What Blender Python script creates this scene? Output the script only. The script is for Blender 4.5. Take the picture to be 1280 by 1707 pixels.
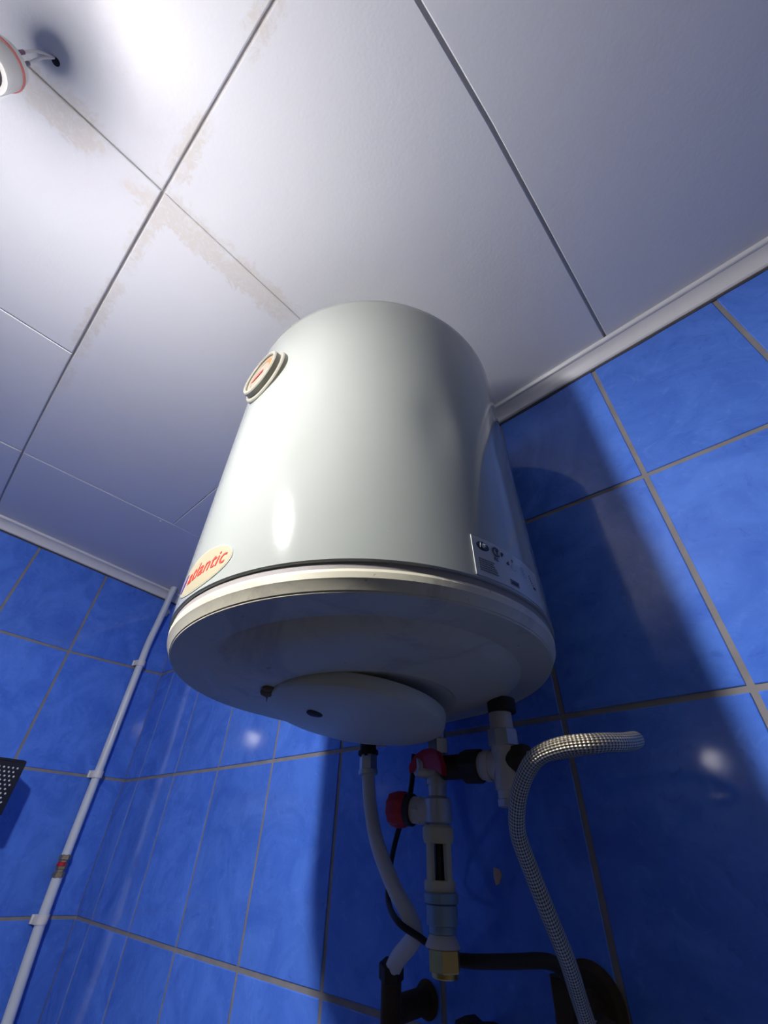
import bpy, bmesh, math, random
from mathutils import Vector, Matrix

random.seed(7)
for o in list(bpy.data.objects):
    bpy.data.objects.remove(o, do_unlink=True)
SC = bpy.context.scene
COL = SC.collection

# ------------------------------------------------------------------ camera
CZ = 1.55                       # camera height above the floor; all fitted heights below are relative to it
F_PX = 705.59
YAW, PITCH, ROLL = map(math.radians, (-44.0424, 38.5991, 2.3331))
fw = Vector((math.sin(YAW) * math.cos(PITCH), math.cos(YAW) * math.cos(PITCH), math.sin(PITCH)))
rt0 = Vector((math.cos(YAW), -math.sin(YAW), 0))
up0 = rt0.cross(fw)
rt = rt0 * math.cos(ROLL) + up0 * math.sin(ROLL)
up = up0 * math.cos(ROLL) - rt0 * math.sin(ROLL)
cam_d = bpy.data.cameras.new('camera')
cam_d.sensor_fit = 'HORIZONTAL'
cam_d.sensor_width = 36.0
cam_d.lens = F_PX / 1280 * 36.0
cam_d.clip_start = 0.01
cam = bpy.data.objects.new('camera', cam_d)
m = Matrix((rt, up, -fw)).transposed().to_4x4()
m.translation = Vector((0, 0, CZ))
cam.matrix_world = m
COL.objects.link(cam)
SC.camera = cam

# ------------------------------------------------------------------ world, exposure
w = bpy.data.worlds.new('world')
SC.world = w
w.use_nodes = True
w.node_tree.nodes['Background'].inputs[0].default_value = (0.01, 0.012, 0.02, 1)
w.node_tree.nodes['Background'].inputs[1].default_value = 0.2
SC.view_settings.view_transform = 'Standard'
SC.view_settings.look = 'None'
SC.view_settings.gamma = 1
SC.view_settings.use_curve_mapping = False
SC.view_settings.exposure = 0.0
BULB_P = 3.0                    # how strongly the lower half outshines the upper
BULB = 2500.0                   # radiance of the bare lamp bulb

# ------------------------------------------------------------------ fitted room
D = 0.5634                      # back wall plane y
H = 0.7193 + CZ                 # ceiling
CX = -1.5694                    # corner x
LDIR = Vector((0.1057, -0.9944, 0))    # along the left wall, away from the corner
LN = Vector((0.9944, 0.1057, 0))       # its normal into the room
XR, YF = 0.85, -1.25            # unseen right and front walls


def P(x, y, z):
    return Vector((x, y, z + CZ))


def LW(s, z, h=0.0):            # point on the left wall, h out of the wall
    v = Vector((CX, D, 0)) + LDIR * s + LN * h
    return Vector((v.x, v.y, z + CZ))


# ------------------------------------------------------------------ helpers
def tag(o, label=None, cat=None, group=None, kind=None):
    if label: o['label'] = label
    if cat: o['category'] = cat
    if group: o['group'] = group
    if kind: o['kind'] = kind
    return o


def empty(name, loc, label, cat, group=None):
    o = bpy.data.objects.new(name, None)
    o.empty_display_size = 0.02
    o.location = loc
    COL.objects.link(o)
    return tag(o, label, cat, group)


def link(name, me, mats, parent=None, loc=None):
    for mm in (mats if isinstance(mats, (list, tuple)) else [mats]):
        me.materials.append(mm)
    o = bpy.data.objects.new(name, me)
    COL.objects.link(o)
    if parent is not None:
        o.parent = parent
    if loc is not None:
        o.location = loc
    return o


def mesh_from(bm, smooth=None):
    bmesh.ops.recalc_face_normals(bm, faces=bm.faces)
    me = bpy.data.meshes.new('m')
    bm.to_mesh(me)
    bm.free()
    if smooth is not None:
        for p in me.polygons:
            p.use_smooth = True
        me.set_sharp_from_angle(angle=math.radians(smooth))
    return me


def part(name, bm, mat, parent=None, smooth=40, loc=None):
    return link(name, mesh_from(bm, smooth), mat, parent, loc)


def lathe(bm, prof, n=64, M=None, a0=0.0):
    """prof: list of (r, z); r=0 closes."""
    M = M or Matrix.Identity(4)
    rings = []
    for r, z in prof:
        if r < 1e-7:
            rings.append([bm.verts.new(M @ Vector((0, 0, z)))])
        else:
            rings.append([bm.verts.new(M @ Vector((r * math.cos(a0 + 2 * math.pi * i / n), r * math.sin(a0 + 2 * math.pi * i / n), z))) for i in range(n)])
    for a, b in zip(rings, rings[1:]):
        for i in range(n):
            j = (i + 1) % n
            if len(a) == 1 and len(b) == 1:
                continue
            if len(a) == 1:
                bm.faces.new((a[0], b[i], b[j]))
            elif len(b) == 1:
                bm.faces.new((a[i], b[0], a[j]))
            else:
                bm.faces.new((a[i], b[i], b[j], a[j]))
    return rings


def axis_matrix(p, d, twist=0.0):
    d = Vector(d).normalized()
    q = d.to_track_quat('Z', 'Y')
    M = q.to_matrix().to_4x4()
    M.translation = Vector(p)
    return M @ Matrix.Rotation(twist, 4, 'Z')


def cyl(bm, p0, p1, r, r1=None, n=24, bev=0.0006, twist=0.0):
    """capped cylinder with small bevelled rims from p0 to p1"""
    p0, p1 = Vector(p0), Vector(p1)
    L = (p1 - p0).length
    r1 = r if r1 is None else r1
    b = min(bev, L * .3, r * .4)
    lathe(bm, [(0, 0), (r - b, 0), (r, b), (r1, L - b), (r1 - b, L), (0, L)], n, axis_matrix(p0, p1 - p0, twist))


def spline(pts, k=8):
    pts = [Vector(p) for p in pts]
    out = []
    q = [pts[0] * 2 - pts[1]] + pts + [pts[-1] * 2 - pts[-2]]
    for i in range(1, len(q) - 2):
        a, b, c, d = q[i - 1], q[i], q[i + 1], q[i + 2]
        for j in range(k):
            t = j / k
            out.append(0.5 * (2 * b + (c - a) * t + (2 * a - 5 * b + 4 * c - d) * t * t + (3 * b - a - 3 * c + d) * t ** 3))
    out.append(pts[-1])
    return out


def tube(bm, pts, r, n=16, uv=True, caps=True):
    """sweep a circle along pts; r a number or a function of the fraction 0..1; UV = turns, metres"""
    T = []
    for i in range(len(pts)):
        T.append((pts[min(i + 1, len(pts) - 1)] - pts[max(i - 1, 0)]).normalized())
    ref = Vector((0, 0, 1)) if abs(T[0].z) < .8 else Vector((1, 0, 0))
    u = (ref - T[0] * ref.dot(T[0])).normalized()
    rings = []
    lay = bm.loops.layers.uv.verify() if uv else None
    s = [0.0]
    for i, p in enumerate(pts):
        u = (u - T[i] * u.dot(T[i])).normalized()
        v = T[i].cross(u)
        rr = r(i / (len(pts) - 1)) if callable(r) else r
        rings.append([bm.verts.new(p + (u * math.cos(2 * math.pi * k / n) + v * math.sin(2 * math.pi * k / n)) * rr) for k in range(n)])
        if i:
            s.append(s[-1] + (p - pts[i - 1]).length)
    for i in range(len(rings) - 1):
        for k in range(n):
            j = (k + 1) % n
            f = bm.faces.new((rings[i][k], rings[i][j], rings[i + 1][j], rings[i + 1][k]))
            if lay:
                for lp, (a, b) in zip(f.loops, ((k / n, s[i]), ((k + 1) / n, s[i]), ((k + 1) / n, s[i + 1]), (k / n, s[i + 1]))):
                    lp[lay].uv = (a, b)
    if caps:
        bm.faces.new(rings[0][::-1])
        bm.faces.new(rings[-1])


def box(bm, c, h, R=None, bev=0.0):
    """box centre c, half sizes h, optional 3x3 rotation"""
    t = bmesh.new()
    bmesh.ops.create_cube(t, size=2)
    for v in t.verts:
        v.co = Vector((v.co.x * h[0], v.co.y * h[1], v.co.z * h[2]))
    if bev:
        bmesh.ops.bevel(t, geom=t.edges[:], offset=bev, segments=2, profile=.6, affect='EDGES')
    for v in t.verts:
        v.co = (R @ v.co if R else v.co) + Vector(c)
    me = bpy.data.meshes.new('t')
    t.to_mesh(me)
    t.free()
    bm.from_mesh(me)
    bpy.data.meshes.remove(me)


# ------------------------------------------------------------------ materials
class N:
    def __init__(self, name):
        self.m = bpy.data.materials.new(name)
        self.m.use_nodes = True
        self.t = self.m.node_tree
        self.b = self.t.nodes['Principled BSDF']

    def new(self, typ, **kw):
        n = self.t.nodes.new(typ)
        for k, v in kw.items():
            setattr(n, k, v)
        return n

    def set(self, **kw):
        for k, v in kw.items():
            i = self.b.inputs[k.replace('_', ' ')]
            if hasattr(v, 'is_output'):
                self.t.links.new(v, i)
            else:
                i.default_value = v
        return self

    def lk(self, a, b):
        self.t.links.new(a, b)

    def math(self, op, a, b=None, c=None, clamp=False):
        n = self.new('ShaderNodeMath', operation=op, use_clamp=clamp)
        for i, v in enumerate((a, b, c)):
            if v is None: continue
            if hasattr(v, 'is_output'): self.lk(v, n.inputs[i])
            else: n.inputs[i].default_value = v
        return n.outputs[0]

    def sstep(self, x, lo, hi, a=0.0, b=1.0):
        n = self.new('ShaderNodeMapRange', interpolation_type='SMOOTHSTEP')
        self.lk(x, n.inputs[0])
        for i, v in ((1, lo), (2, hi), (3, a), (4, b)):
            n.inputs[i].default_value = v
        return n.outputs[0]

    def mix(self, f, a, b, blend='MIX'):
        n = self.new('ShaderNodeMix', data_type='RGBA', blend_type=blend)
        for i, v in ((0, f), (6, a), (7, b)):
            if hasattr(v, 'is_output'): self.lk(v, n.inputs[i])
            else: n.inputs[i].default_value = v
        return n.outputs[2]

    def noise(self, scale, detail=4, vec=None, rough=.5, dist=0.0, off=None):
        if vec is None:
            vec = self.pos()
        n = self.new('ShaderNodeTexNoise')
        n.inputs['Scale'].default_value = scale
        n.inputs['Detail'].default_value = detail
        n.inputs['Roughness'].default_value = rough
        n.inputs['Distortion'].default_value = dist
        if off is not None:
            a = self.new('ShaderNodeVectorMath', operation='ADD')
            self.lk(vec, a.inputs[0])
            if hasattr(off, 'is_output'): self.lk(off, a.inputs[1])
            else: a.inputs[1].default_value = off
            vec = a.outputs[0]
        self.lk(vec, n.inputs['Vector'])
        return n.outputs['Fac']

    def pos(self):
        if not hasattr(self, '_p'):
            self._p = self.new('ShaderNodeNewGeometry').outputs['Position']
        return self._p

    def xyz(self):
        if not hasattr(self, '_x'):
            s = self.new('ShaderNodeSeparateXYZ')
            self.lk(self.pos(), s.inputs[0])
            self._x = s.outputs
        return self._x

    def bump(self, h, strength=.3, dist=.001):
        n = self.new('ShaderNodeBump')
        n.inputs['Strength'].default_value = strength
        n.inputs['Distance'].default_value = dist
        self.lk(h, n.inputs['Height'])
        self.lk(n.outputs[0], self.b.inputs['Normal'])
        return self


def plain(name, col, rough=.5, metal=0.0, var=.06, scale=60, bump=0.0, spec=None, coat=0.0):
    n = N(name)
    f = n.noise(scale, 4)
    c = n.mix(f, tuple(x * (1 - var) for x in col) + (1,), tuple(min(1, x * (1 + var)) for x in col) + (1,))
    n.set(Base_Color=c, Roughness=rough, Metallic=metal)
    if coat:
        n.set(Coat_Weight=coat, Coat_Roughness=.08)
    if spec is not None:
        n.b.inputs['Specular IOR Level'].default_value = spec
    if bump:
        n.bump(n.noise(scale * 5, 3), bump, .0004)
    return n.m


def mat_tile():
    n = N('blue_glazed_tile')
    rnd = n.new('ShaderNodeObjectInfo').outputs['Random']
    off = n.new('ShaderNodeCombineXYZ')
    for i in range(3):
        n.lk(n.math('MULTIPLY', rnd, 37.0 + 11 * i), off.inputs[i])
    a = n.noise(9, 5, rough=.6, dist=1.4, off=off.outputs[0])
    b = n.noise(30, 6, rough=.7, dist=2.0, off=off.outputs[0])
    base = n.mix(n.sstep(a, .3, .7), (.066, .180, .70, 1), (.105, .255, .84, 1))
    dark = n.math('MULTIPLY', n.sstep(b, .55, .72), .45)
    base = n.mix(dark, base, (.045, .115, .56, 1))
    light = n.math('MULTIPLY', n.sstep(b, .46, .30), .42)
    base = n.mix(light, base, (.14, .31, .88, 1))
    tint = n.math('MULTIPLY_ADD', rnd, .16, .92)
    hsv = n.new('ShaderNodeHueSaturation')
    n.lk(base, hsv.inputs['Color'])
    n.lk(tint, hsv.inputs['Value'])
    n.set(Base_Color=hsv.outputs[0], Roughness=.07)
    n.b.inputs['Specular IOR Level'].default_value = .5
    n.bump(n.noise(14, 2), .12, .0012)
    return n.m


def mat_ceiling():
    n = N('white_painted_panel')
    x, y, _ = n.xyz()
    base = n.mix(n.noise(5, 3), (.78, .785, .80, 1), (.83, .835, .845, 1))
    # brown water marks creeping from the joints
    n1 = n.noise(30, 7, rough=.72, dist=1.8)
    n2 = n.noise(9, 3)
    d1 = n.math('ABSOLUTE', n.math('ADD', y, .088))
    r1 = n.math('MULTIPLY', n.math('MULTIPLY', n.sstep(x, -.92, -.62), n.sstep(x, -.05, -.22)), n.sstep(n2, .36, .58))
    m1 = n.math('MULTIPLY', n.sstep(n.math('SUBTRACT', n.math('MULTIPLY', n1, .040), d1), .002, .013), r1)
    d2 = n.math('ABSOLUTE', n.math('ADD', x, .385))
    r2 = n.math('MULTIPLY', n.math('MULTIPLY', n.sstep(y, -.30, -.22), n.sstep(y, .17, .06)), n.sstep(n2, .3, .5))
    m2 = n.math('MULTIPLY', n.sstep(n.math('SUBTRACT', n.math('MULTIPLY', n1, .062), d2), .001, .014), r2)
    brk = n.sstep(n.noise(75, 4, rough=.7, dist=1.5), .40, .60)
    st = n.math('MULTIPLY', n.math('MAXIMUM', m1, m2), n.math('MULTIPLY_ADD', brk, .75, .25))
    # darker tide line where the stain stops
    ring = n.math('MULTIPLY', n.math('MULTIPLY', st, n.math('SUBTRACT', 1.0, st)), 4.0)
    c = n.mix(n.math('MULTIPLY', st, .16), base, (.66, .52, .32, 1))
    c = n.mix(n.math('MULTIPLY', ring, .22), c, (.55, .42, .22, 1))
    n.set(Base_Color=c, Roughness=.38)
    n.bump(n.math('ADD', n.noise(220, 3), n.math('MULTIPLY', n.noise(45, 3), 1.5)), .22, .0009)
    return n.m


def mat_enamel():
    n = N('white_heater_enamel')
    f = n.noise(7, 4)
    c = n.mix(f, (.292, .314, .284, 1), (.33, .35, .318, 1))
    sp = n.sstep(n.noise(170, 2), .74, .79)
    c = n.mix(n.math('MULTIPLY', sp, .5), c, (.42, .36, .26, 1))
    n.set(Base_Color=c, Roughness=.085)
    n.bump(n.noise(240, 2), .10, .0005)
    return n.m


def mat_lid():
    n = N('aged_cream_plastic')
    f = n.noise(14, 5)
    c = n.mix(f, (.50, .485, .365, 1), (.62, .59, .44, 1))
    g = n.math('MULTIPLY', n.sstep(n.noise(9, 6, rough=.7, dist=1.0), .52, .66), .62)
    c = n.mix(g, c, (.36, .34, .28, 1))
    sp = n.sstep(n.noise(110, 2), .72, .77)
    c = n.mix(n.math('MULTIPLY', sp, .7), c, (.30, .22, .12, 1))
    n.set(Base_Color=c, Roughness=.42)
    return n.m


def mat_braid():
    n = N('braided_steel')
    uv = n.new('ShaderNodeUVMap')
    s = n.new('ShaderNodeSeparateXYZ')
    n.lk(uv.outputs[0], s.inputs[0])
    a = n.math('MULTIPLY', s.outputs[0], 2 * math.pi * 10)
    b = n.math('MULTIPLY', s.outputs[1], 2 * math.pi * 200)
    w1 = n.math('SINE', n.math('ADD', a, b))
    w2 = n.math('SINE', n.math('SUBTRACT', a, b))
    h = n.math('MULTIPLY', n.math('MULTIPLY', w1, w2), .5)
    f = n.sstep(h, -.35, .3)
    c = n.mix(f, (.12, .10, .06, 1), (.66, .60, .46, 1))
    n.set(Base_Color=c, Metallic=.75, Roughness=.34)
    n.bump(h, .9, .0012)
    return n.m


def mat_emit(name, col, strength):
    n = N(name)
    n.set(Base_Color=(.9, .9, .9, 1), Emission_Color=col, Emission_Strength=strength)
    return n.m


TILE = mat_tile()
CEIL = mat_ceiling()
ENAMEL = mat_enamel()
LID = mat_lid()
BRAID = mat_braid()
GROUT = plain('grey_grout', (.245, .235, .235), .9, var=.25, scale=40, bump=.4)
TRIMW = plain('white_trim_plastic', (.76, .76, .78), .35, var=.05, scale=30)
WHITE = plain('white_plastic', (.74, .75, .75), .4)
PIPEW = plain('white_painted_pipe', (.66, .72, .80), .32, var=.06, scale=25)
WALLP = plain('dark_wood_wall', (.030, .028, .026), .4, var=.1, scale=8)
WALLR = plain('grey_wall', (.15, .15, .155), .6, var=.1, scale=8)
FLOORM = plain('pale_floor_tile', (.20, .175, .13), .4, var=.1, scale=8)
BLACKP = plain('black_plastic', (.012, .012, .014), .45)
RUBBER = plain('black_rubber', (.018, .016, .014), .7)
GREYF = plain('grey_fitting', (.40, .43, .46), .4, metal=.35, var=.15)
NICKEL = plain('nickel_fitting', (.50, .50, .48), .32, metal=.8, var=.15)
PALEF = plain('pale_fitting', (.55, .52, .48), .45, metal=.2, var=.15)
BRASS = plain('brass', (.62, .44, .14), .35, metal=.85, var=.2)
REDP = plain('red_plastic', (.42, .012, .035), .4)
CREAMP = plain('cream_plastic', (.52, .49, .32), .5, var=.12)
RUST = plain('rusty_iron', (.055, .035, .018), .8, metal=.3, var=.4, scale=90, bump=.6)
HOSEW = plain('white_hose', (.60, .61, .60), .45)
STICK = plain('cream_sticker', (.35, .315, .20), .4, var=.06, scale=50)
STICKE = plain('sticker_edge', (.45, .45, .36), .4)
CLEARL = plain('pale_label', (.40, .425, .41), .3, var=.03)
LABELE = plain('label_edge', (.62, .64, .64), .3)
INKR = plain('red_ink', (.70, .035, .02), .5)
INKB = plain('purple_ink', (.08, .03, .26), .5)
INKK = plain('black_ink', (.012, .012, .03), .5)
INKG = plain('grey_ink', (.17, .18, .20), .5)
DIALF = plain('dial_face', (.27, .235, .17), .45, var=.05)
ORANGE = plain('orange_print', (.60, .13, .03), .5)
WIREP = plain('purple_wire', (.16, .08, .14), .5)
WIREW = plain('pale_wire', (.62, .60, .60), .5)
WIREG = plain('grey_wire', (.13, .12, .16), .5)
PALETAN = plain('pale_tan', (.62, .44, .30), .9, var=.15, scale=200)
SOCK = plain('porcelain', (.66, .64, .60), .3)
DOTW = plain('white_dot', (.62, .62, .66), .4)
DARKJ = plain('dark_joint', (.07, .065, .07), .9, var=.3)
def mat_bulb():
    # frosted LED globe: the light leaves it mostly from the lower half
    n = N('lit_bulb')
    _, _, z = n.xyz()
    f = n.math('MULTIPLY', n.math('SUBTRACT', .5534 + CZ, z), 1 / .058, clamp=True)
    n.set(Base_Color=(.9, .9, .9, 1), Emission_Color=(1.0, .965, .985, 1), Emission_Strength=n.math('MULTIPLY', n.math('POWER', f, BULB_P), BULB))
    return n.m


BULBM = mat_bulb()

# ------------------------------------------------------------------ room shell
def slab(name, quad, thick_dir, mat, kind='structure'):
    bm = bmesh.new()
    a = [bm.verts.new(v) for v in quad]
    b = [bm.verts.new(v + thick_dir) for v in quad]
    bm.faces.new(a)
    bm.faces.new(b[::-1])
    for i in range(4):
        j = (i + 1) % 4
        bm.faces.new((a[j], a[i], b[i], b[j]))
    o = part(name, bm, mat, None, None)
    o['kind'] = kind
    return o


RELZF = -CZ
SL = (D - YF) / 0.9944          # length of the left wall
GR = 0.0016                     # grout sits this far behind the tile faces
wall_back = slab('wall_back', [P(CX - .02, D + GR, RELZF), P(XR, D + GR, RELZF), P(XR, D + GR, .74), P(CX - .02, D + GR, .74)], Vector((0, .08, 0)), GROUT)
wall_left = slab('wall_left', [LW(-.02, RELZF, -GR), LW(SL, RELZF, -GR), LW(SL, .74, -GR), LW(-.02, .74, -GR)], LN * -.08, GROUT)
slab('wall_right', [P(XR, D + .08, RELZF), P(XR, YF - .08, RELZF), P(XR, YF - .08, .74), P(XR, D + .08, .74)], Vector((.08, 0, 0)), WALLR)
slab('wall_front', [P(CX - .02, YF, RELZF), P(XR, YF, RELZF), P(XR, YF, .74), P(CX - .02, YF, .74)], Vector((0, -.08, 0)), WALLP)
slab('floor', [P(CX - .1, YF - .08, RELZF), P(XR + .08, YF - .08, RELZF), P(XR + .08, D + .08, RELZF), P(CX - .1, D + .08, RELZF)], Vector((0, 0, -.05)), FLOORM)
ceiling = slab('ceiling', [P(CX - .1, YF - .08, .7193 + .0050), P(XR + .08, YF - .08, .7193 + .0050), P(XR + .08, D + .08, .7193 + .0050), P(CX - .1, D + .08, .7193 + .0050)], Vector((0, 0, .05)), plain('ceiling_backing', (.6, .58, .56), .9))


# ------------------------------------------------------------------ wall tiles
def interp(tab, x):
    if x <= tab[0][0]: return tab[0][1]
    for (a, b), (c, d) in zip(tab, tab[1:]):
        if x <= c: return b + (d - b) * (x - a) / (c - a)
    return tab[-1][1]


ROW_A = [(-1.57, .447), (-1.44, .440), (-.9, .438), (-.201, .4345), (-.0325, .4275), (.108, .4245), (.9, .422)]
ROW_B = [(-1.57, .136), (-1.03, .1325), (-.64, .1335), (-.22, .1362), (.9, .138)]
ROW_C = [(-1.57, -.1578), (-1.0, -.1562), (-.6, -.153), (.9, -.150)]
rowz = [lambda x: .712, lambda x: interp(ROW_A, x), lambda x: interp(ROW_B, x), lambda x: interp(ROW_C, x)]
for k in range(1, 6):
    rowz.append(lambda x, k=k: max(interp(ROW_C, x) - .291 * k, RELZF))
colx = [-1.5720, -1.468, -1.249, -1.0365, -.827, -.6253, -.4236, -.2245, -.0315, .1535, .34, .53, .72, .85]
COLT = {8: -.0095, 7: -.004}
ROWLa = [(0, .445), (.1, .4405), (.3, .431), (.5, .4306), (2, .43)]
rowzL = [lambda s: .712, lambda s: interp(ROWLa, s), lambda s: .1365 - .002 * s, lambda s: -.1578 + .05 * min(s, .2)]
for k in range(1, 6):
    rowzL.append(lambda s, k=k: max(-.150 - .291 * k, RELZF))
cols_s = [-.0026, .078, .294, .498, .702, .906, 1.11, 1.314, 1.518, SL]


def tile(c4, nrm, parent, g=.0032):
    """c4: corners ul, ur, lr, ll on the face plane; chamfered slab with its own origin"""
    ctr = sum(c4, Vector()) / 4
    u = (c4[1] - c4[0]).normalized()
    v = (c4[3] - c4[0]).normalized()
    sg = ((1, 1), (-1, 1), (-1, -1), (1, -1))
    rings = []
    for inset, d in ((g + .0011, 0), (g + .0002, -.0007), (g, -.006)):
        rings.append([c + u * (a * inset) + v * (b * inset) + nrm * d - ctr for c, (a, b) in zip(c4, sg)])
    tilt = (random.gauss(0, .0009), random.gauss(0, .0009))
    bm = bmesh.new()
    vs = [[bm.verts.new(p + nrm * (p.dot(u) * tilt[0] + p.dot(v) * tilt[1])) for p in r_] for r_ in rings]
    bm.faces.new(vs[0])
    for a, b in zip(vs, vs[1:]):
        for i in range(4):
            bm.faces.new((a[i], b[i], b[(i + 1) % 4], a[(i + 1) % 4]))
    o = link('tile', mesh_from(bm), TILE, parent, ctr)
    return o


def bx(i, z):
    return colx[i] + (COLT.get(i, 0) * (z - .3) if z > 0 else 0)


for j in range(len(rowz) - 1):
    for i in range(len(colx) - 1):
        pts = []
        for ii, jj in ((i, j), (i + 1, j), (i + 1, j + 1), (i, j + 1)):
            z = rowz[jj](colx[ii])
            pts.append(P(bx(ii, z), D, z))
        if abs(pts[0].z - pts[3].z) > .02:
            tile(pts, Vector((0, -1, 0)), wall_back)
for j in range(len(rowzL) - 1):
    for i in range(len(cols_s) - 1):
        pts = [LW(cols_s[ii], rowzL[jj](cols_s[ii])) for ii, jj in ((i, j), (i + 1, j), (i + 1, j + 1), (i, j + 1))]
        if abs(pts[0].z - pts[3].z) > .02:
            tile(pts, LN, wall_left)
# a small pale tan patch, barely raised, on one tile
bm = bmesh.new()
ch = [(-.3430, -.0115), (-.3350, -.0130), (-.3325, -.0185), (-.3375, -.0260), (-.3420, -.0275), (-.3440, -.0200)]
a = [bm.verts.new(P(x, D - .0004, z)) for x, z in ch]
cc = bm.verts.new(P(-.338, D - .0010, -.019))
for i in range(len(a)):
    bm.faces.new((a[i], a[(i + 1) % len(a)], cc))
o = part('pale_patch', bm, PALETAN, wall_back, None)
o['label'] = 'small pale patch on a blue tile'


# ------------------------------------------------------------------ ceiling panels
def s1y(x):                     # the long joint parallel to the back wall (not quite straight)
    return -.0915 + .0135 * ((x + .55) / .8) ** 2


def sRx(y):
    return .0065 - .006 * max(0, (.15 - y) / .15) * .8


def panel(xf0, xf1, yf0, yf1, g=(.002,) * 4, th=.0049, n=8):
    """edges are functions; g = gaps (x0, x1, y0, y1)"""
    bm = bmesh.new()
    out = []
    x_ = lambda f_, y: f_(y) if callable(f_) else f_
    # boundary: bottom y0 edge left->right, x1 edge, y1 edge, x0 edge
    def corner(fx, fy):
        y = fy(-.4) if callable(fy) else fy
        for _ in range(3):
            x = x_(fx, y)
            y = fy(x) if callable(fy) else fy
        return x, y
    c00, c10, c11, c01 = corner(xf0, yf0), corner(xf1, yf0), corner(xf1, yf1), corner(xf0, yf1)
    for k in range(n):
        t = k / n
        x = c00[0] + (c10[0] - c00[0]) * t
        out.append((x, yf0(x) if callable(yf0) else yf0, 0))
    for k in range(n):
        y = c10[1] + (c11[1] - c10[1]) * k / n
        out.append((x_(xf1, y), y, 1))
    for k in range(n):
        x = c11[0] + (c01[0] - c11[0]) * k / n
        out.append((x, yf1(x) if callable(yf1) else yf1, 2))
    for k in range(n):
        y = c01[1] + (c00[1] - c01[1]) * k / n
        out.append((x_(xf0, y), y, 3))
    mx = sum(p[0] for p in out) / len(out)
    my = sum(p[1] for p in out) / len(out)
    hx = max(p[0] for p in out) - mx
    hy = max(p[1] for p in out) - my
    def ring(ins, z):
        vs = []
        for x, y, e in out:
            a = ins + (g[0] if x < mx else g[1])
            b = ins + (g[2] if y < my else g[3])
            sx = (x - mx) * (1 - a / max(hx, .01))
            sy = (y - my) * (1 - b / max(hy, .01))
            vs.append(bm.verts.new((sx, sy, z)))
        return vs
    dz = random.uniform(-.0006, .0006)
    r0, r1, r2 = ring(.0013, dz), ring(0, .0011 + dz), ring(0, th)
    bm.faces.new(r0)
    for a, b in ((r0, r1), (r1, r2)):
        for i in range(len(a)):
            j = (i + 1) % len(a)
            bm.faces.new((a[i], b[i], b[j], a[j]))
    return part('panel', bm, CEIL, ceiling, None, Vector((mx, my, H)))


W, T_ = .0021, .0007             # wide and tight half-gaps
XS = [CX - .02, -1.1335, -.753, -.3735]
# strip on the lamp side of the long joint
panel(CX - .05, -1.1335, -.79, s1y, (T_, .0010, W, W))
panel(-1.1335, -.753, -.79, s1y, (.0010, .0016, W, W))
panel(-.753, -.3735, -.79, s1y, (.0016, .0011, W, W))
panel(-.3735, .0065, -.79, s1y, (.0011, W, W, W))
panel(.0065, .39, -.79, s1y, (W, W, W, W))
panel(.39, XR, -.79, s1y, (W, T_, W, W))
# strip on the heater side
panel(CX - .05, -1.1335, s1y, D, (T_, T_, W, T_))
panel(-1.1335, -.3735, s1y, .293, (T_, T_, W, T_))
panel(-1.1335, -.3735, .293, D, (T_, T_, T_, T_))
panel(-.3735, sRx, s1y, D, (T_, W, W, T_))
panel(sRx, .39, s1y, D, (W, W, W, T_))
panel(.39, XR, s1y, D, (W, T_, W, T_))
# the strip nearest the unseen front wall
for a, b in ((CX - .05, -.753), (-.753, .0065), (.0065, XR)):
    panel(a, b, YF, -.79, (T_, T_, T_, W))
# screw head and wire hole
bm = bmesh.new()
lathe(bm, [(0, -.0022), (.0024, -.0018), (.0034, 0), (.0034, .001)], 12, Matrix.Translation(P(-1.146, .262, .7193)))
part('screw', bm, WHITE, ceiling)
bm = bmesh.new()
lathe(bm, [(0, -.0006), (.0036, -.0006), (.0042, 0), (.0042, .001)], 14, Matrix.Translation(P(-.3440, -.2360, .7186)))
part('wire_hole', bm, BLACKP, ceiling)


# ------------------------------------------------------------------ cove trim
def trim(name, frame, length, cuts=24):
    prof = [(0, -.0285), (.0035, -.0285), (.0062, -.0265), (.0072, -.0235), (.0095, -.0185), (.0130, -.0135), (.0175, -.0095), (.0222, -.0072),
            (.0235, -.0078), (.0262, -.0070), (.0278, -.0046), (.0280, -.0003), (0, -.0003)]
    bm = bmesh.new()
    rings = []
    for k in range(cuts + 1):
        s = length * k / cuts
        rings.append([bm.verts.new(frame(s, d, h)) for d, h in prof])
    for a, b in zip(rings, rings[1:]):
        for i in range(len(prof)):
            j = (i + 1) % len(prof)
            bm.faces.new((a[i], a[j], b[j], b[i]))
    bm.faces.new(rings[0])
    bm.faces.new(rings[-1][::-1])
    o = part(name, bm, TRIMW, None, 30)
    o['kind'] = 'structure'
    return o


ZT = .7193
trim('trim_1', lambda s, d, h: P(CX + s, D - d, ZT + h), XR - CX)
trim('trim_2', lambda s, d, h: LW(s, ZT + h, d), SL)
# dark strip with an uneven lower edge along the joint under the trim
for nm, fr, L in (('trim_3', lambda s, d, h: P(CX + s, D - d, ZT + h), XR - CX), ('trim_4', lambda s, d, h: LW(s, ZT + h, d), SL)):
    bm = bmesh.new()
    random.seed(3)
    n = 60
    r_ = []
    for k in range(n + 1):
        s = L * k / n
        lo = -.0318 - random.random() * .0016
        r_.append([bm.verts.new(fr(s, d, h)) for d, h in ((-.001, -.027), (.0022, -.027), (.0012, lo), (-.001, lo))])
    for a, b in zip(r_, r_[1:]):
        for i in range(4):
            bm.faces.new((a[i], a[(i + 1) % 4], b[(i + 1) % 4], b[i]))
    bm.faces.new(r_[0]); bm.faces.new(r_[-1][::-1])
    part(nm, bm, DARKJ, None, None)['kind'] = 'structure'
random.seed(11)

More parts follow.
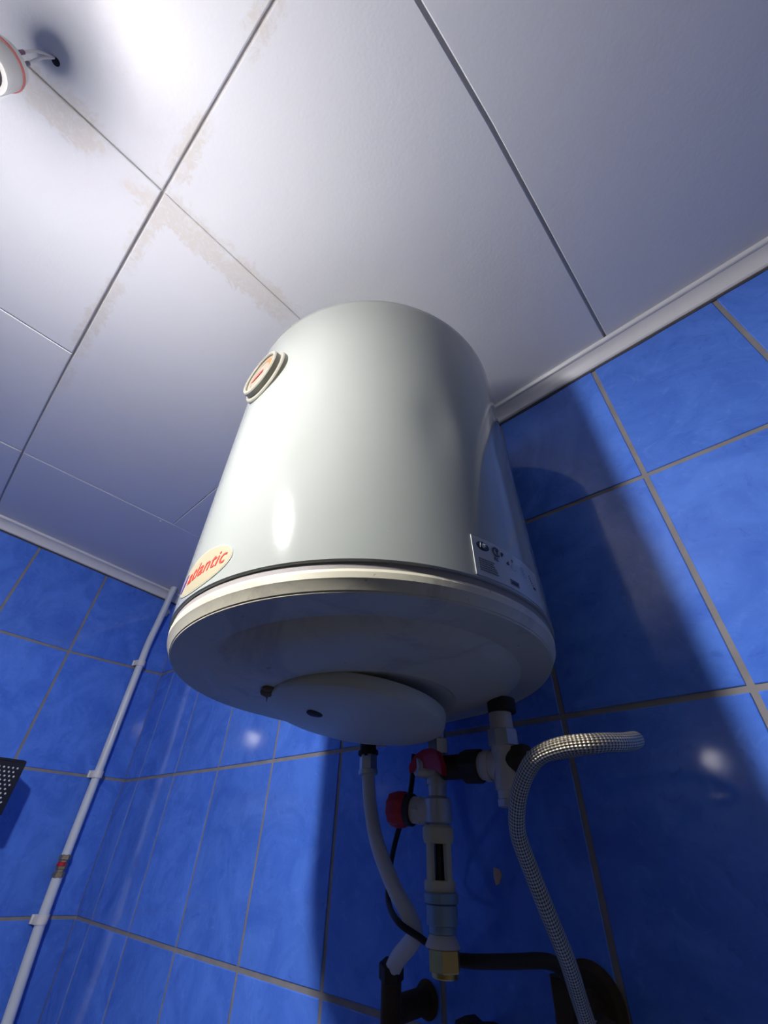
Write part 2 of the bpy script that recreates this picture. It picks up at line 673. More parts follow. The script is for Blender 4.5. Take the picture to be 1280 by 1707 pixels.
# ------------------------------------------------------------------ water heater
HR = .2095
AX = Vector((-.0323, -.0011, .9995)).normalized()
E1 = (Vector((1, 0, 0)) - AX * AX.x).normalized()
E2 = AX.cross(E1)
HO = P(-.3505, .3392, .1695)    # axis point at the seam between body and lid
heater = empty('water_heater', HO, 'white cylindrical wall-hung electric water heater with an oval red-lettered sticker', 'water heater')
Mh = Matrix((E1, E2, AX)).transposed().to_4x4()
Mh.translation = HO
heater.matrix_world = Mh


def HC(th, z, r=HR):            # point on the heater's skin: degrees from its front, height, radius
    a = math.radians(th)
    return Vector((r * math.sin(a), -r * math.cos(a), z))


def dent(th, z):
    dx = math.radians(th - 64.5) * HR
    g = -.0016 * math.exp(-(dx / .022) ** 2 - ((z - .185) / .050) ** 2)
    g += .0006 * math.exp(-((dx - .038) / .022) ** 2 - ((z - .15) / .09) ** 2)
    return g


BH = .446
bm = bmesh.new()
nth, nz = 240, 56
zs = [k * BH / nz for k in range(nz + 1)]
prof_lo = [(.196, .004), (.2065, .0), (.2085, .0004)]
prof_hi = [(HR - .0010, BH + .0016), (HR - .0045, BH + .0026), (.12, BH + .012), (0, BH + .018)]
rings = []
for r, z in prof_lo:
    rings.append([bm.verts.new(HC(360 * i / nth, z, r)) for i in range(nth)])
for z in zs:
    zz = max(z, .0012)
    rings.append([bm.verts.new(HC(360 * i / nth, zz, HR + dent(360 * i / nth, zz))) for i in range(nth)])
for r, z in prof_hi[:-1]:
    rings.append([bm.verts.new(HC(360 * i / nth, z, r)) for i in range(nth)])
for a, b in zip(rings, rings[1:]):
    for i in range(nth):
        j = (i + 1) % nth
        bm.faces.new((a[i], a[j], b[j], b[i]))
bm.faces.new(rings[-1])
part('tank_body', bm, ENAMEL, heater, 35)

# dark gasket in the seam, then the plastic lid
bm = bmesh.new()
lathe(bm, [(.15, .003), (.2068, .003), (.2064, -.0085), (.15, -.0085)], 160)
part('seam_gasket', bm, plain('seam_grey', (.27, .25, .23), .7), heater, 40)
bm = bmesh.new()
lathe(bm, [(.19, -.0045), (.2040, -.0048), (.2068, -.0062), (.2076, -.0090), (.2070, -.0142), (.2060, -.0156),
           (.2025, -.0222), (.2017, -.0224), (.2014, -.0238), (.2006, -.0242), (.1980, -.0244), (.1920, -.0252), (.184, -.0258), (.174, -.0260),
           (.1700, -.0268), (.1670, -.0290), (.161, -.0345), (.154, -.0380), (.146, -.0400), (.132, -.0426), (.115, -.0450), (.1005, -.0466), (.097, -.0452), (.09, -.045), (0, -.045)], 200)
part('bottom_lid', bm, LID, heater, 19)
# round terminal cover
CC = Vector((-.006, -.003, 0))
bm = bmesh.new()
TM = Matrix.Translation(CC + Vector((0, 0, -.0530))) @ Matrix.Rotation(math.radians(7.2), 4, Vector((-.85, .53, 0)))   # it hangs loose, lower at the back
lathe(bm, [(.090, .0050), (.0952, .0040), (.0958, .0020), (.0950, -.0060), (.0938, -.0085), (.0900, -.0108), (.075, -.0144), (.05, -.0178), (.025, -.0200), (0, -.0208)], 120, TM)
cover = part('terminal_cover', bm, plain('cover_plastic', (.56, .57, .46), .4, var=.05, scale=20), heater, 30)
bm = bmesh.new()
lathe(bm, [(0, -.0192), (.0074, -.0191), (.0088, -.0184), (.0090, -.0130)], 20, TM @ Matrix.Translation(Vector((-.006, -.048, .0004))))
part('indicator_hole', bm, RUBBER, cover)
# old foam / glue blob at the rim of the cover
bm = bmesh.new()
for (x, y, z, s) in ((-.052, -.082, -.0478, .0055), (-.042, -.092, -.0470, .0095), (-.060, -.076, -.0480, .0055), (-.034, -.098, -.0462, .007), (-.066, -.071, -.0475, .004)):
    bmesh.ops.create_icosphere(bm, subdivisions=2, radius=s, matrix=Matrix.Translation((x, y, z)) @ Matrix.Diagonal((1, .8, .5, 1)))
o = part('glue_residue', bm, plain('brown_glue', (.13, .10, .05), .8, var=.4), heater)
o['label'] = 'brown lump of old glue at the cover rim'
# wall brackets
for z in (.10, .33):
    bm = bmesh.new()
    box(bm, (0, .214, z), (.12, .0065, .016), None, .002)
    for x in (-.09, .09):
        box(bm, (x, .207, z), (.012, .010, .012), None, .001)
    part('mounting_bracket', bm, GREYF, heater)

# thermometer dial
ga = Matrix.Translation(HC(0, .3335, HR - .0035)) @ Matrix(((1, 0, 0), (0, 0, -1), (0, 1, 0))).to_4x4()
bm = bmesh.new()
lathe(bm, [(.036, -.004), (.0425, -.003), (.0425, .0045), (.0412, .0062), (.0385, .0068), (.0365, .0068)], 64, ga)
lathe(bm, [(.0365, .0068), (.0365, .0135), (.0352, .0152), (.0318, .0154), (.0308, .0140), (.0308, .0118), (0, .0118)], 64, ga)
dial = part('thermometer', bm, plain('dial_bezel', (.29, .28, .225), .35), heater, 35)
bm = bmesh.new()
lathe(bm, [(.0300, .0119), (.0298, .0124), (0, .0124)], 48, ga)
part('dial_face', bm, DIALF, dial)


def arc_strip(bm, r0, r1, a0, a1, z0, z1, M, n=18):
    v = []
    for k in range(n + 1):
        a = math.radians(a0 + (a1 - a0) * k / n)
        v.append([bm.verts.new(M @ Vector((r * math.cos(a), r * math.sin(a), z))) for r, z in ((r0, z0), (r1, z0), (r1, z1), (r0, z1))])
    for a, b in zip(v, v[1:]):
        for i in range(4):
            bm.faces.new((a[i], a[(i + 1) % 4], b[(i + 1) % 4], b[i]))
    bm.faces.new(v[0]); bm.faces.new(v[-1][::-1])


bm = bmesh.new()
arc_strip(bm, .019, .0255, -20, 62, .0123, .0127, ga)
part('hot_zone', bm, ORANGE, dial)
bm = bmesh.new()
arc_strip(bm, .021, .0245, 66, 215, .0123, .0126, ga, 24)
part('scale_ring', bm, plain('scale_print', (.26, .19, .15), .5), dial)
bm = bmesh.new()
v = [(-.019, -.0055), (-.006, -.0045), (.006, -.0015), (.006, .003), (-.006, .0038)]
lo = [bm.verts.new(ga @ Vector((x, y, .0130))) for x, y in v]
hi = [bm.verts.new(ga @ Vector((x, y, .0136))) for x, y in v]
bm.faces.new(hi); bm.faces.new(lo[::-1])
for i in range(5):
    bm.faces.new((lo[i], lo[(i + 1) % 5], hi[(i + 1) % 5], hi[i]))
part('needle', bm, plain('needle_red', (.55, .06, .06), .4), dial, None)

# stickers --------------------------------------------------------------
def skin_patch(bm, outline, th0, z0, off, n_in=6):
    """filled closed outline (x along the skin, y up, metres) laid on the curved skin"""
    cx_ = sum(p[0] for p in outline) / len(outline)
    cy_ = sum(p[1] for p in outline) / len(outline)
    rs = []
    for k in range(n_in, 0, -1):
        t = k / n_in
        rs.append([bm.verts.new(HC(th0 + math.degrees((cx_ + (x - cx_) * t) / HR), z0 + cy_ + (y - cy_) * t, HR + off)) for x, y in outline])
    base = [bm.verts.new(HC(th0 + math.degrees(x / HR), z0 + y, HR + off - .0006)) for x, y in outline]
    c = bm.verts.new(HC(th0 + math.degrees(cx_ / HR), z0 + cy_, HR + off))
    n = len(outline)
    for i in range(n):
        j = (i + 1) % n
        bm.faces.new((base[i], base[j], rs[0][j], rs[0][i]))
        for a, b in zip(rs, rs[1:]):
            bm.faces.new((a[i], a[j], b[j], b[i]))
        bm.faces.new((rs[-1][i], rs[-1][j], c))


def oval(a, b, n=48, rot=0.0, cx=0.0, cy=0.0):
    cr, sr = math.cos(rot), math.sin(rot)
    o_ = []
    for k in range(n):
        t = 2 * math.pi * k / n
        x, y = a * math.cos(t), b * math.sin(t)
        o_.append((cx + x * cr - y * sr, cy + x * sr + y * cr))
    return o_


def skin_text(name, body, mat, parent, th0, z0, width=None, height=None, shear=0.0, off=.0012, bold=0.0, dx=0.0, rot=0.0):
    cu = bpy.data.curves.new('txt', 'FONT')
    cu.body = body
    cu.align_x = 'CENTER'
    cu.align_y = 'CENTER'
    cu.shear = shear
    cu.offset = bold
    cu.resolution_u = 3
    cu.space_character = 1.06
    to = bpy.data.objects.new('txt', cu)
    COL.objects.link(to)
    bpy.context.view_layer.update()
    me = bpy.data.meshes.new_from_object(to.evaluated_get(bpy.context.evaluated_depsgraph_get()))
    bpy.data.objects.remove(to)
    xs = [v.co.x for v in me.vertices]; ys = [v.co.y for v in me.vertices]
    cx_, cy_ = (max(xs) + min(xs)) / 2, (max(ys) + min(ys)) / 2
    sx = width / (max(xs) - min(xs)) if width else height / (max(ys) - min(ys))
    sy = height / (max(ys) - min(ys)) if height else sx
    cr, sr = math.cos(rot), math.sin(rot)
    b2 = bmesh.new()
    b2.from_mesh(me)
    bpy.data.meshes.remove(me)
    bmesh.ops.triangulate(b2, faces=b2.faces)
    ret = bmesh.ops.extrude_face_region(b2, geom=b2.faces[:])
    top = {v for v in ret['geom'] if isinstance(v, bmesh.types.BMVert)}
    for v in b2.verts:
        x, y = (v.co.x - cx_) * sx, (v.co.y - cy_) * sy
        x, y = x * cr - y * sr + dx, x * sr + y * cr
        v.co = HC(th0 + math.degrees(x / HR), z0 + y, HR + (off if v in top else off - .0005))
    return part(name, b2, mat, parent, None)


ROTL = 0.0
bm = bmesh.new()
skin_patch(bm, oval(.0462, .0206), -.9, .0246, .0006)
sticker = part('brand_sticker', bm, STICKE, heater)
sticker['label'] = 'oval cream sticker with red lettering'
bm = bmesh.new()
skin_patch(bm, oval(.0450, .0194), -.9, .0246, .0008)
part('sticker_face', bm, STICK, sticker)
skin_text('red_lettering', 'atlantic', INKR, sticker, 1.2, .0262, width=.064, height=.0150, shear=.28, bold=.0)
bm = bmesh.new()
sw = [(-.0405, -.0085), (-.0370, -.0100), (-.0325, -.0055), (-.0300, .0005), (-.0290, .0080), (-.0325, .0070), (-.0365, .0020), (-.0395, -.0035)]
skin_patch(bm, sw, -.9, .0250, .0012, 2)
part('purple_swoosh', bm, INKB, sticker)

# rating label on the right flank
lab_o = []
for k in range(13): lab_o.append((k / 12 * .100, .0))
for k in range(1, 5): lab_o.append((.100, .040 * k / 4))
for k in range(12, -1, -1): lab_o.append((k / 12 * .100, .040))
for k in range(3, 0, -1): lab_o.append((0, .040 * k / 4))
bm = bmesh.new()
skin_patch(bm, lab_o, 70.6, .003, .0005, 8)
label = part('rating_label', bm, CLEARL, heater)
label['label'] = 'pale rating label with black certification marks'
bm = bmesh.new()
skin_patch(bm, [(0, 0), (.0007, 0), (.0007, .0135), (.0007, .027), (.0007, .040), (0, .040), (0, .027), (0, .0135)], 70.5, .003, .0012, 2)
part('peeling_edge', bm, LABELE, label)
bm = bmesh.new()
skin_patch(bm, oval(.0072, .0046), 73.9, .0345, .0008, 3)
nf = part('black_oval_mark', bm, INKK, label)
skin_text('mark_letters', 'NF', CLEARL, label, 73.9, .0345, height=.0052, width=.0080, off=.0015, shear=.2, bold=.01)
bm = bmesh.new()


def skin_arc(bm, th0, z0, r0, r1, a0, a1, off=.0012, n=14):
    o_ = [(r1 * math.cos(math.radians(a0 + (a1 - a0) * k / n)), r1 * math.sin(math.radians(a0 + (a1 - a0) * k / n))) for k in range(n + 1)]
    i_ = [(r0 * math.cos(math.radians(a0 + (a1 - a0) * k / n)), r0 * math.sin(math.radians(a0 + (a1 - a0) * k / n))) for k in range(n + 1)]
    A = [bm.verts.new(HC(th0 + math.degrees(x / HR), z0 + y, HR + off)) for x, y in o_]
    B = [bm.verts.new(HC(th0 + math.degrees(x / HR), z0 + y, HR + off)) for x, y in i_]
    for k in range(n):
        bm.faces.new((A[k], A[k + 1], B[k + 1], B[k]))


skin_arc(bm, 78.2, .0340, .0032, .0052, 40, 320)
part('emblem_ring', bm, INKK, label)
skin_text('mark_letters', 'T', INKK, label, 78.5, .0340, height=.004, off=.0013, bold=.02)
skin_text('mark_letters', 'PC', INKG, label, 77.9, .0263, height=.0032, off=.0012, bold=.01)
skin_text('mark_letters', 'P', INKK, label, 80.5, .0345, height=.0042, off=.0012, bold=.02)
bm = bmesh.new()
skin_patch(bm, [(0, 0), (.0036, 0), (.0036, .0042), (.0018, .0030), (0, .0012)], 81.6, .0268, .0010, 2)
part('black_block', bm, INKK, label)
skin_text('mark_letters', 'II', INKG, label, 84.3, .0340, height=.0030, off=.0012)
bm = bmesh.new()
skin_arc(bm, 84.2, .0262, .0028, .0034, 100, 350)
skin_arc(bm, 88.4, .0312, .0017, .0025, 0, 359)
skin_arc(bm, 89.3, .0262, .0017, .0025, 0, 359)
part('grey_emblem', bm, INKG, label)
# the lines of print too small to read
bm = bmesh.new()
random.seed(5)
for k in range(6):
    z = .0198 - k * .0022
    x = 0.0
    L = .014 + random.random() * .006
    while x < L:
        wl = random.uniform(.0010, .0030)
        skin_patch(bm, [(x, 0), (x + wl, 0), (x + wl, .0009), (x, .0009)], 72.0, z, .0010, 1)
        x += wl + .0007
for k in range(3):
    z = .0110 - k * .0020
    x = 0.0
    while x < .012:
        wl = random.uniform(.0010, .0030)
        skin_patch(bm, [(x, 0), (x + wl, 0), (x + wl, .0010), (x, .0010)], 81.8, z, .0010, 1)
        x += wl + .0006
for k in range(5):
    skin_patch(bm, [(k * .0013, 0), (k * .0013 + .0007, 0), (k * .0013 + .0007, .0012), (k * .0013, .0012)], 92.0, .030 - .002 * k, .0010, 1)
fp = part('fine_print', bm, INKG, label)
fp['kind'] = 'stuff'
for wd, th_, z_ in ((.0042, 93.6, .0195), (.0088, 82.3, .0085)):
    bm = bmesh.new()
    skin_patch(bm, [(0, 0), (wd, 0), (wd, .0016), (0, .0016)], th_, z_, .0011, 1)
    part('black_block', bm, INKK, label)

# ------------------------------------------------------------------ plumbing under the heater
YP = .450
# middle column: safety valve group with tundish
vx = -.336
safety = empty('safety_valve', P(vx, YP, -.075), 'safety valve group with red knobs and cream tundish hanging under the heater centre', 'valve')


def sv(name, shapes, mat, parent=safety, smooth=40, **kw):
    bm = bmesh.new()
    for s in shapes:
        s(bm)
    o = part(name, bm, mat, None, smooth)
    bpy.context.view_layer.update()
    if parent is not None:
        o.parent = parent
        o.matrix_parent_inverse = parent.matrix_world.inverted()
    return o


def vcyl(x, y, z0, z1, r, r1=None, n=24, bev=.0008):
    return lambda bm: cyl(bm, P(x, y, z0), P(x, y, z1), r, r1, n, bev)


def hcyl(p0, p1, r, r1=None, n=24, bev=.0008):
    return lambda bm: cyl(bm, P(*p0), P(*p1), r, r1, n, bev)


sv('inlet_nut', [vcyl(vx + .004, YP, .088, .104, .0125, n=6), vcyl(vx + .004, YP, .100, .1215, .0095)], NICKEL)
sv('body', [vcyl(vx, YP, .058, .092, .0115), vcyl(vx, YP, .020, .062, .0100), vcyl(vx, YP, .024, .046, .0145), vcyl(vx, YP, .040, .049, .0135, .010),
            hcyl((vx, YP, .075), (vx - .012, YP - .022, .074), .0115, .0095)], GREYF)
sv('side_branch', [hcyl((vx, YP, .034), (vx - .030, YP - .006, .036), .0125), hcyl((vx - .018, YP - .0036, .0354), (vx - .027, YP - .0054, .0358), .0140, n=6)], PALEF)
sv('seal_ring', [hcyl((vx - .029, YP - .006, .036), (vx - .037, YP - .0075, .0366), .0152)], BLACKP)


def knob(bm, c, d, r, L, ribs=10):
    M = axis_matrix(P(*c), d)
    n = ribs * 4
    prof = [(0, 0), (r * .86, 0), (r, L * .15), (r * 1.02, L * .6), (r * .93, L * .92), (r * .7, L), (0, L)]
    rr = lathe(bm, prof, n, M)
    for ring in rr[2:5]:
        for i, v in enumerate(ring):
            if i % 4 < 2:
                loc = M.inverted() @ v.co
                loc.x *= .93; loc.y *= .93
                v.co = M @ loc


sv('red_knob', [lambda bm: knob(bm, (vx - .036, YP - .0075, .0364), (-1, -.2, .03), .0170, .022)], REDP)


def lever(bm):
    # butterfly lever: a curved winged bar over the front of the body
    pts = [(-.020, -.004), (-.012, .0025), (-.002, .0050), (.010, .0045), (.020, .0005), (.026, -.008)]
    th = [.0036, .0070, .0092, .0102, .0096, .0050]
    for f_, (y0, y1) in enumerate(((-.022, -.012),)):
        ring = []
        for (x, z), t in zip(pts, th):
            ring.append([bm.verts.new(P(vx + x, YP + yy - abs(x) * .15, .0765 + z + s_ * t)) for yy, s_ in ((y0, -1), (y1, -1), (y1, 1), (y0, 1))])
        for a, b in zip(ring, ring[1:]):
            for i in range(4):
                bm.faces.new((a[i], a[(i + 1) % 4], b[(i + 1) % 4], b[i]))
        bm.faces.new(ring[0]); bm.faces.new(ring[-1][::-1])
    bmesh.ops.bevel(bm, geom=bm.edges[:], offset=.0016, segments=2, profile=.7, affect='EDGES')


sv('red_lever', [lever], REDP)


def tundish(bm):
    x, y = vx - .001, YP
    lathe(bm, [(0, .0225), (.0135, .0225), (.0160, .0200), (.0160, .0125), (.0150, .0085), (.0145, .0070), (0, .0070)], 28, Matrix.Translation(P(x, y, 0)))
    for k in range(4):                        # four posts leave four window slots
        a = math.radians(-8 + 90 * k)
        R = Matrix.Rotation(a, 3, 'Z')
        box(bm, P(x, y, -.0075) + R @ Vector((.0122, 0, 0)), (.0026, .0034, .0160), R, .0008)
    lathe(bm, [(0, -.0215), (.0145, -.0215), (.0152, -.0225), (.0152, -.0290), (.0140, -.0305), (0, -.0305)], 28, Matrix.Translation(P(x, y, 0)))


sv('tundish', [tundish], CREAMP)
sv('tundish_core', [vcyl(vx - .001, YP, -.024, .009, .0058, .0045)], BLACKP)
sv('union', [vcyl(vx, YP, -.0385, -.0305, .0165), vcyl(vx, YP, -.0540, -.0390, .0148), vcyl(vx, YP, -.0600, -.0530, .0128)], plain('blue_grey_fitting', (.22, .32, .40), .4, metal=.3))
sv('flange', [vcyl(vx - .0005, YP, -.0690, -.0590, .0165, .0120, bev=.001)], PALEF)
sv('brass_nut', [vcyl(vx + .001, YP, -.0840, -.0690, .0150, n=6), vcyl(vx + .001, YP, -.0880, -.0830, .0120)], BRASS)

# right column: tee
tx = -.247
tee = empty('pipe_tee', P(tx, YP, .045), 'grey pipe tee with black collar under the right side of the heater', 'pipe fitting')
sv('collar', [vcyl(tx + .003, YP, .1205, .1345, .0150, n=28)], RUBBER, tee)
sv('body', [vcyl(tx, YP, .103, .1220, .0122, .0120), vcyl(tx, YP, .050, .092, .0135), vcyl(tx, YP, .040, .052, .0118)], PALEF, tee)
sv('nut', [vcyl(tx, YP, .088, .104, .0158, n=8)], GREYF, tee)
sv('nut', [vcyl(tx, YP, .036, .043, .0130, n=8)], GREYF, tee)
sv('left_branch', [hcyl((tx, YP, .072), (tx - .030, YP, .073), .0130), hcyl((tx - .016, YP, .0725), (tx - .024, YP, .0727), .0145)], PALEF, tee)
sv('black_bushing', [hcyl((tx - .028, YP, .073), (tx - .050, YP, .074), .0160, n=8), hcyl((tx - .048, YP, .074), (tx - .078, YP, .0745), .0120)], RUBBER, tee)
sv('right_branch', [hcyl((tx, YP, .074), (tx + .026, YP, .076), .0120), hcyl((tx + .012, YP, .075), (tx + .026, YP, .076), .0140, n=6)], RUST, tee)

# braided hose: out of the tee to the right, hairpin towards the room, then down to the wall valve
hp = [(tx + .022, .450, .0758), (-.190, .452, .0790), (-.156, .450, .0805), (-.124, .438, .0795), (-.1075, .405, .0738), (-.1065, .372, .0672),
      (-.118, .347, .0640), (-.1395, .337, .0622), (-.160, .338, .0570), (-.1765, .345, .0455), (-.1895, .354, .0300), (-.1985, .366, .0125),
      (-.2010, .383, -.0085), (-.2015, .402, -.0345), (-.2040, .425, -.0600), (-.2120, .452, -.0850), (-.2230, .490, -.1180)]
bm = bmesh.new()
tube(bm, spline([P(*p) for p in hp], 10), .0062, 24)
hose = part('braided_hose', bm, BRAID, None, 60)
tag(hose, 'braided steel hose bent in a hairpin beside the right pipe tee', 'hose')

# wall valve the hose runs down to, dark and rusty
wv = empty('wall_valve', P(-.250, D, -.105), 'dark rusty angle valve on the blue wall at the end of the braided hose', 'valve')
sv('wall_plate', [hcyl((-.252, D - .0002, -.105), (-.252, D - .007, -.105), .030, .024, 32)], RUST, wv)
sv('valve_body', [hcyl((-.250, D - .006, -.106), (-.247, .500, -.107), .0125), hcyl((-.245, .502, -.131), (-.245, .502, -.080), .0150, n=6),
                  hcyl((-.232, .497, -.112), (-.208, .485, -.108), .0135, n=8)], RUST, wv)
sv('hose_nut', [hcyl((-.2180, .474, -.104), (-.2245, .495, -.124), .0108, n=6)], NICKEL, wv)

# white hose on the left, with its gland and the black wall elbow
bm = bmesh.new()
wp = [(-.4557, .46, .096), (-.4533, .46, .0705), (-.4467, .46, .0385), (-.4325, .46, .0037), (-.4081, .462, -.0317), (-.3895, .466, -.0535), (-.3905, .474, -.0685),
      (-.4190, .482, -.0880), (-.4340, .488, -.1010)]
tube(bm, spline([P(*p) for p in wp], 8), .0082, 20)
whose = part('white_hose', bm, HOSEW, None, 60)
tag(whose, 'white hose curving down from the left nut under the heater to a black elbow', 'hose')
sv('top_nut', [hcyl((-.4556, .46, .0990), (-.4545, .46, .0790), .0118, n=6), hcyl((-.4545, .46, .082), (-.4540, .46, .0765), .0125)], NICKEL, whose)
sv('gland', [hcyl((-.4560, .46, .0960), (-.4575, .46, .1240), .0108, n=20), hcyl((-.4558, .46, .0985), (-.4562, .46, .104), .0135)], RUBBER, whose)
el = empty('wall_elbow', P(-.446, D, -.122), 'black elbow fitting on the wall at the foot of the white hose', 'pipe fitting')
sv('elbow_body', [hcyl((-.4325, .487, -.0960), (-.4400, .495, -.1400), .0105), hcyl((-.440, .494, -.130), (-.446, D - .002, -.130), .0110)], RUST, el)
sv('elbow_nut', [hcyl((-.4320, .486, -.0930), (-.4345, .489, -.1060), .0130, n=6)], RUBBER, el)
sv('wall_plate', [hcyl((-.446, D - .0002, -.130), (-.446, D - .006, -.130), .0160, .0140, 28)], RUST, el)

# stub of another outlet low on the wall
sb = empty('pipe_stub', P(-.360, D, -.145), 'dark capped pipe stub low on the wall below the brass nut', 'pipe fitting')
sv('cap', [hcyl((-.354, .520, -.136), (-.352, .500, -.134), .0150, n=8), hcyl((-.352, .501, -.134), (-.3515, .494, -.1335), .0100)], RUBBER, sb)
sv('stub_pipe', [hcyl((-.360, D - .0002, -.1435), (-.354, .518, -.136), .0110)], RUST, sb)

# thin black cable looping behind the valve group and along to the wall valve
bm = bmesh.new()
cpts = [(-0.3701, 0.452, 0.0914), (-0.3844, 0.462, 0.0551), (-0.4115, 0.472, 0.0184), (-0.4302, 0.482, -0.0068), (-0.4378, 0.485, -0.0312), (-0.4255, 0.474, -0.0478), (-0.3888, 0.449, -0.0572), (-0.3764, 0.466, -0.0673), (-0.3534, 0.474, -0.0775), (-0.3245, 0.472, -0.0779), (-0.2791, 0.47, -0.0726), (-0.2441, 0.474, -0.0688), (-0.2363, 0.487, -0.0766)]
tube(bm, spline([P(*p) for p in cpts], 8), lambda t: .0030 if t < .62 else .0030 + .0022 * min(1, (t - .62) / .08), 12)
cab = part('black_cable', bm, RUBBER, None, 60)
tag(cab, 'thin black cable looping behind the safety valve and along the wall', 'cable')

# ------------------------------------------------------------------ white pipe on the left wall
wpipe = empty('wall_pipe', LW(.09, -.9, .02), 'thin white pipe with a brass joint clipped to the left blue tile wall', 'pipe')


def wp_part(name, fn, mat, smooth=50):
    bm = bmesh.new()
    fn(bm)
    o = part(name, bm, mat, None, smooth)
    bpy.context.view_layer.update()
    o.parent = wpipe
    o.matrix_parent_inverse = wpipe.matrix_world.inverted()
    return o


SP = .0895
up_pts = [LW(SP, -.040, .0185), LW(SP, .14, .0185), LW(SP, .30, .0185), LW(SP, .44, .0185), LW(SP, .52, .0195), LW(SP - .003, .59, .0245), LW(SP - .003, .65, .0345), LW(SP, .69, .0455), LW(SP, .722, .054)]
wp_part('upper_pipe', lambda bm: tube(bm, spline(up_pts, 8), .0108, 20), PIPEW)
wp_part('lower_pipe', lambda bm: tube(bm, [LW(SP, -.074, .0185), LW(SP - .002, -.154, .0185), LW(SP - .012, -.30, .0185), LW(SP - .045, -.80, .0185), LW(SP - .06, -1.5, .0185)], .0118, 20), PIPEW)


def joint(bm):
    c = [(-.034, .0112), (-.036, .0135), (-.044, .0135), (-.046, .0112), (-.052, .0112), (-.053, .0130), (-.062, .0130), (-.064, .0110), (-.068, .0110), (-.070, .0136), (-.079, .0136), (-.081, .0110)]
    lathe(bm, [(r, z) for z, r in c], 6, Matrix.Translation(LW(SP, 0, .0185)), .3)


wp_part('brass_joint', joint, plain('dull_brass', (.42, .36, .26), .35, metal=.8, var=.3, scale=120), 30)


def sticker_red(bm):
    c = LW(SP, -.053, .0185)
    arc_strip(bm, .0118, .0142, -70, 10, -.004, .004, Matrix.Translation(c))


wp_part('red_tag', sticker_red, REDP)


def clip(z, s):
    def fn(bm):
        c = LW(s, z, .0185)
        ang = math.atan2(LN.y, LN.x)
        M = Matrix.Translation(c) @ Matrix.Rotation(ang, 4, 'Z')
        arc_strip(bm, .0112, .0138, -100, 100, -.0085, .0085, M, 20)
        R = Matrix.Rotation(ang, 3, 'Z')
        for sgn in (-1, 1):
            box(bm, c + R @ Vector((-.0085, sgn * .0130, 0)), (.0085, .0016, .0085), R, .0005)
        box(bm, c + R @ Vector((-.0160, 0, 0)), (.0022, .0185, .0085), R, .0006)
    return fn


for z, s in ((.452, SP), (.141, SP), (-.155, SP - .002)):
    wp_part('clip', clip(z, s), WHITE, 35)

# broken bit of an old clip in the corner
bm = bmesh.new()
for dz, ds in ((0, 0), (-.010, .004)):
    box(bm, LW(.060 + ds, .650 + dz, .006), (.004, .006, .007), Matrix.Rotation(.4 + dz * 40, 3, 'X'), .001)
o = part('broken_clip', bm, WHITE, None, None)
tag(o, 'small broken white clip stuck to the wall under the trim beside the pipe', 'clip')

# ------------------------------------------------------------------ black shower basket on the left wall
BS, BZ0, BZ1, BD = .3035, .033, .1360, .125
bas = empty('shower_basket', LW(BS + .12, BZ0, 0), 'black shower basket with rows of white dots hung on the left tile wall', 'basket')
Rl = Matrix((LN, LDIR, Vector((0, 0, 1)))).transposed()


def bas_part(name, fn, mat, smooth=35, kind=None):
    bm = bmesh.new()
    fn(bm)
    o = part(name, bm, mat, None, smooth)
    bpy.context.view_layer.update()
    o.parent = bas
    o.matrix_parent_inverse = bas.matrix_world.inverted()
    if kind: o['kind'] = kind
    return o


BL = .26
zc, hz = (BZ0 + BZ1) / 2, (BZ1 - BZ0) / 2
bas_part('front_panel', lambda bm: box(bm, LW(BS + BL / 2, zc, BD), (.0022, BL / 2, hz), Rl, .002), BLACKP)
for s in (BS + .0025, BS + BL - .0025):
    bas_part('side_panel', lambda bm, s=s: box(bm, LW(s, zc, BD / 2), (BD / 2, .002, hz), Rl, .0015), BLACKP)
bas_part('bottom_panel', lambda bm: box(bm, LW(BS + BL / 2, BZ0 + .003, BD / 2), (BD / 2, BL / 2, .002), Rl, .001), BLACKP)
bas_part('back_panel', lambda bm: box(bm, LW(BS + BL / 2, zc, .003), (.002, BL / 2, hz), Rl, .0015), BLACKP)


def rim(bm):
    pts = [LW(BS + .002, BZ1, .004), LW(BS + .002, BZ1, BD - .006), LW(BS + .008, BZ1, BD), LW(BS + BL - .008, BZ1, BD), LW(BS + BL - .002, BZ1, BD - .006), LW(BS + BL - .002, BZ1, .004)]
    tube(bm, pts, .0034, 10)


bas_part('rim', rim, BLACKP)


def dots(bm):
    for r_ in range(11):
        for k in range(26):
            s = BS + .013 + k * .0092 + (.0046 if r_ % 2 else 0)
            z = BZ1 - .014 - r_ * .0082
            if s > BS + BL - .012: continue
            lathe(bm, [(.0021, -.0004), (.0019, .0004), (0, .0006)], 8, axis_matrix(LW(s, z, BD + .0022), LN))


bas_part('dot_studs', dots, DOTW, None, 'stuff')

# ------------------------------------------------------------------ pendant lamp holder with its bulb
LX, LY = -.3386, -.2415
lamp = empty('pendant_lamp', P(LX, LY, .50), 'bare lit bulb in a porcelain holder hanging from ceiling wires', 'lamp')


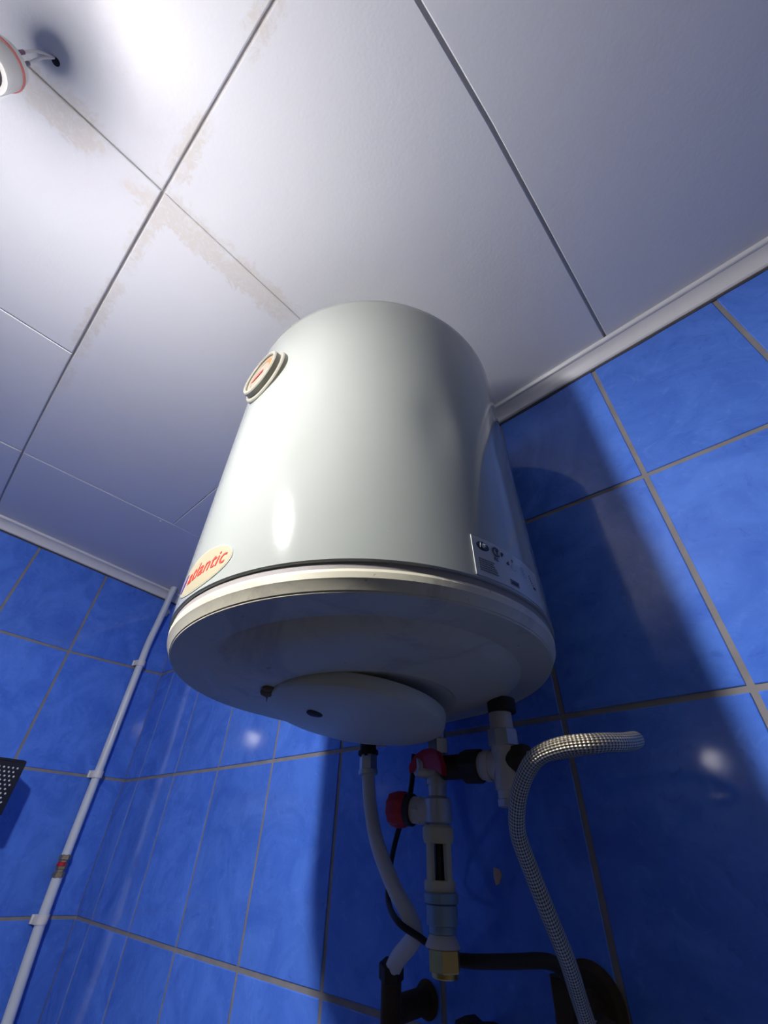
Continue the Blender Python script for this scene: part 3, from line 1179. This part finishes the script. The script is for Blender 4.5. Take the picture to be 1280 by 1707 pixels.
def lp(name, fn, mat, smooth=45):
    bm = bmesh.new()
    fn(bm)
    o = part(name, bm, mat, None, smooth)
    bpy.context.view_layer.update()
    o.parent = lamp
    o.matrix_parent_inverse = lamp.matrix_world.inverted()
    return o


TL = Matrix.Translation(P(LX, LY, 0))
lp('lamp_holder', lambda bm: lathe(bm, [(0, .636), (.009, .6355), (.0155, .633), (.0200, .627), (.0218, .619), (.0220, .590), (.0210, .587), (.0165, .587)], 40, TL), SOCK)
lp('red_band', lambda bm: lathe(bm, [(.0215, .6165), (.0226, .6165), (.0226, .6135), (.0215, .6135)], 40, TL), plain('faded_red', (.60, .16, .13), .5))
lp('bulb_base', lambda bm: lathe(bm, [(.0130, .600), (.0140, .590), (.0150, .572), (.0165, .560), (.0175, .5520), (.0172, .5490), (0, .5490)], 48, TL), plain('bulb_base', (.75, .75, .75), .4))
GLOBE = [(.029 * math.sin(math.radians(a)), .5245 + .029 * math.cos(math.radians(a))) for a in range(36, 180, 9)] + [(0, .4955)]
lp('bulb_globe', lambda bm: lathe(bm, GLOBE, 48, TL), BULBM)
for dx, dy, mat in ((-.0030, .0035, WIREG), (.0030, -.0030, WIREP)):
    lp('wire', lambda bm: tube(bm, spline([P(LX + dx, LY + dy, .634), P(LX + dx, LY + dy, .650), P(LX + dx * .95, LY + dy * .95, .664)], 6), .0021, 10), mat)
    lp('wire', lambda bm: tube(bm, spline([P(LX + dx * .95, LY + dy * .95, .663), P(LX + dx * .6, LY + dy * .6, .690), P(LX - .003, LY + .003, .7185)], 6), .0015, 10), WIREW)

# small round wall lamp on the unseen wall behind the camera; its glint shows in the tiles
wl = empty('wall_lamp', P(-.361, YF, .3226), 'small round lit lamp on the wall behind the viewer, facing the heater', 'lamp')
for nm, prof, mat in (('back_plate', [(0, 0), (.052, 0), (.052, .006), (.047, .009), (0, .009)], WHITE), ('glass_globe', [(.016, .008), (.026, .018), (.031, .032), (.029, .044), (.022, .054), (.011, .060), (0, .062)], mat_emit('dim_globe', (1, .93, .95, 1), 6.0))):
    bm = bmesh.new()
    lathe(bm, prof, 40, Matrix(((1, 0, 0), (0, 0, 1), (0, -1, 0))).to_4x4())
    part(nm, bm, mat, wl)
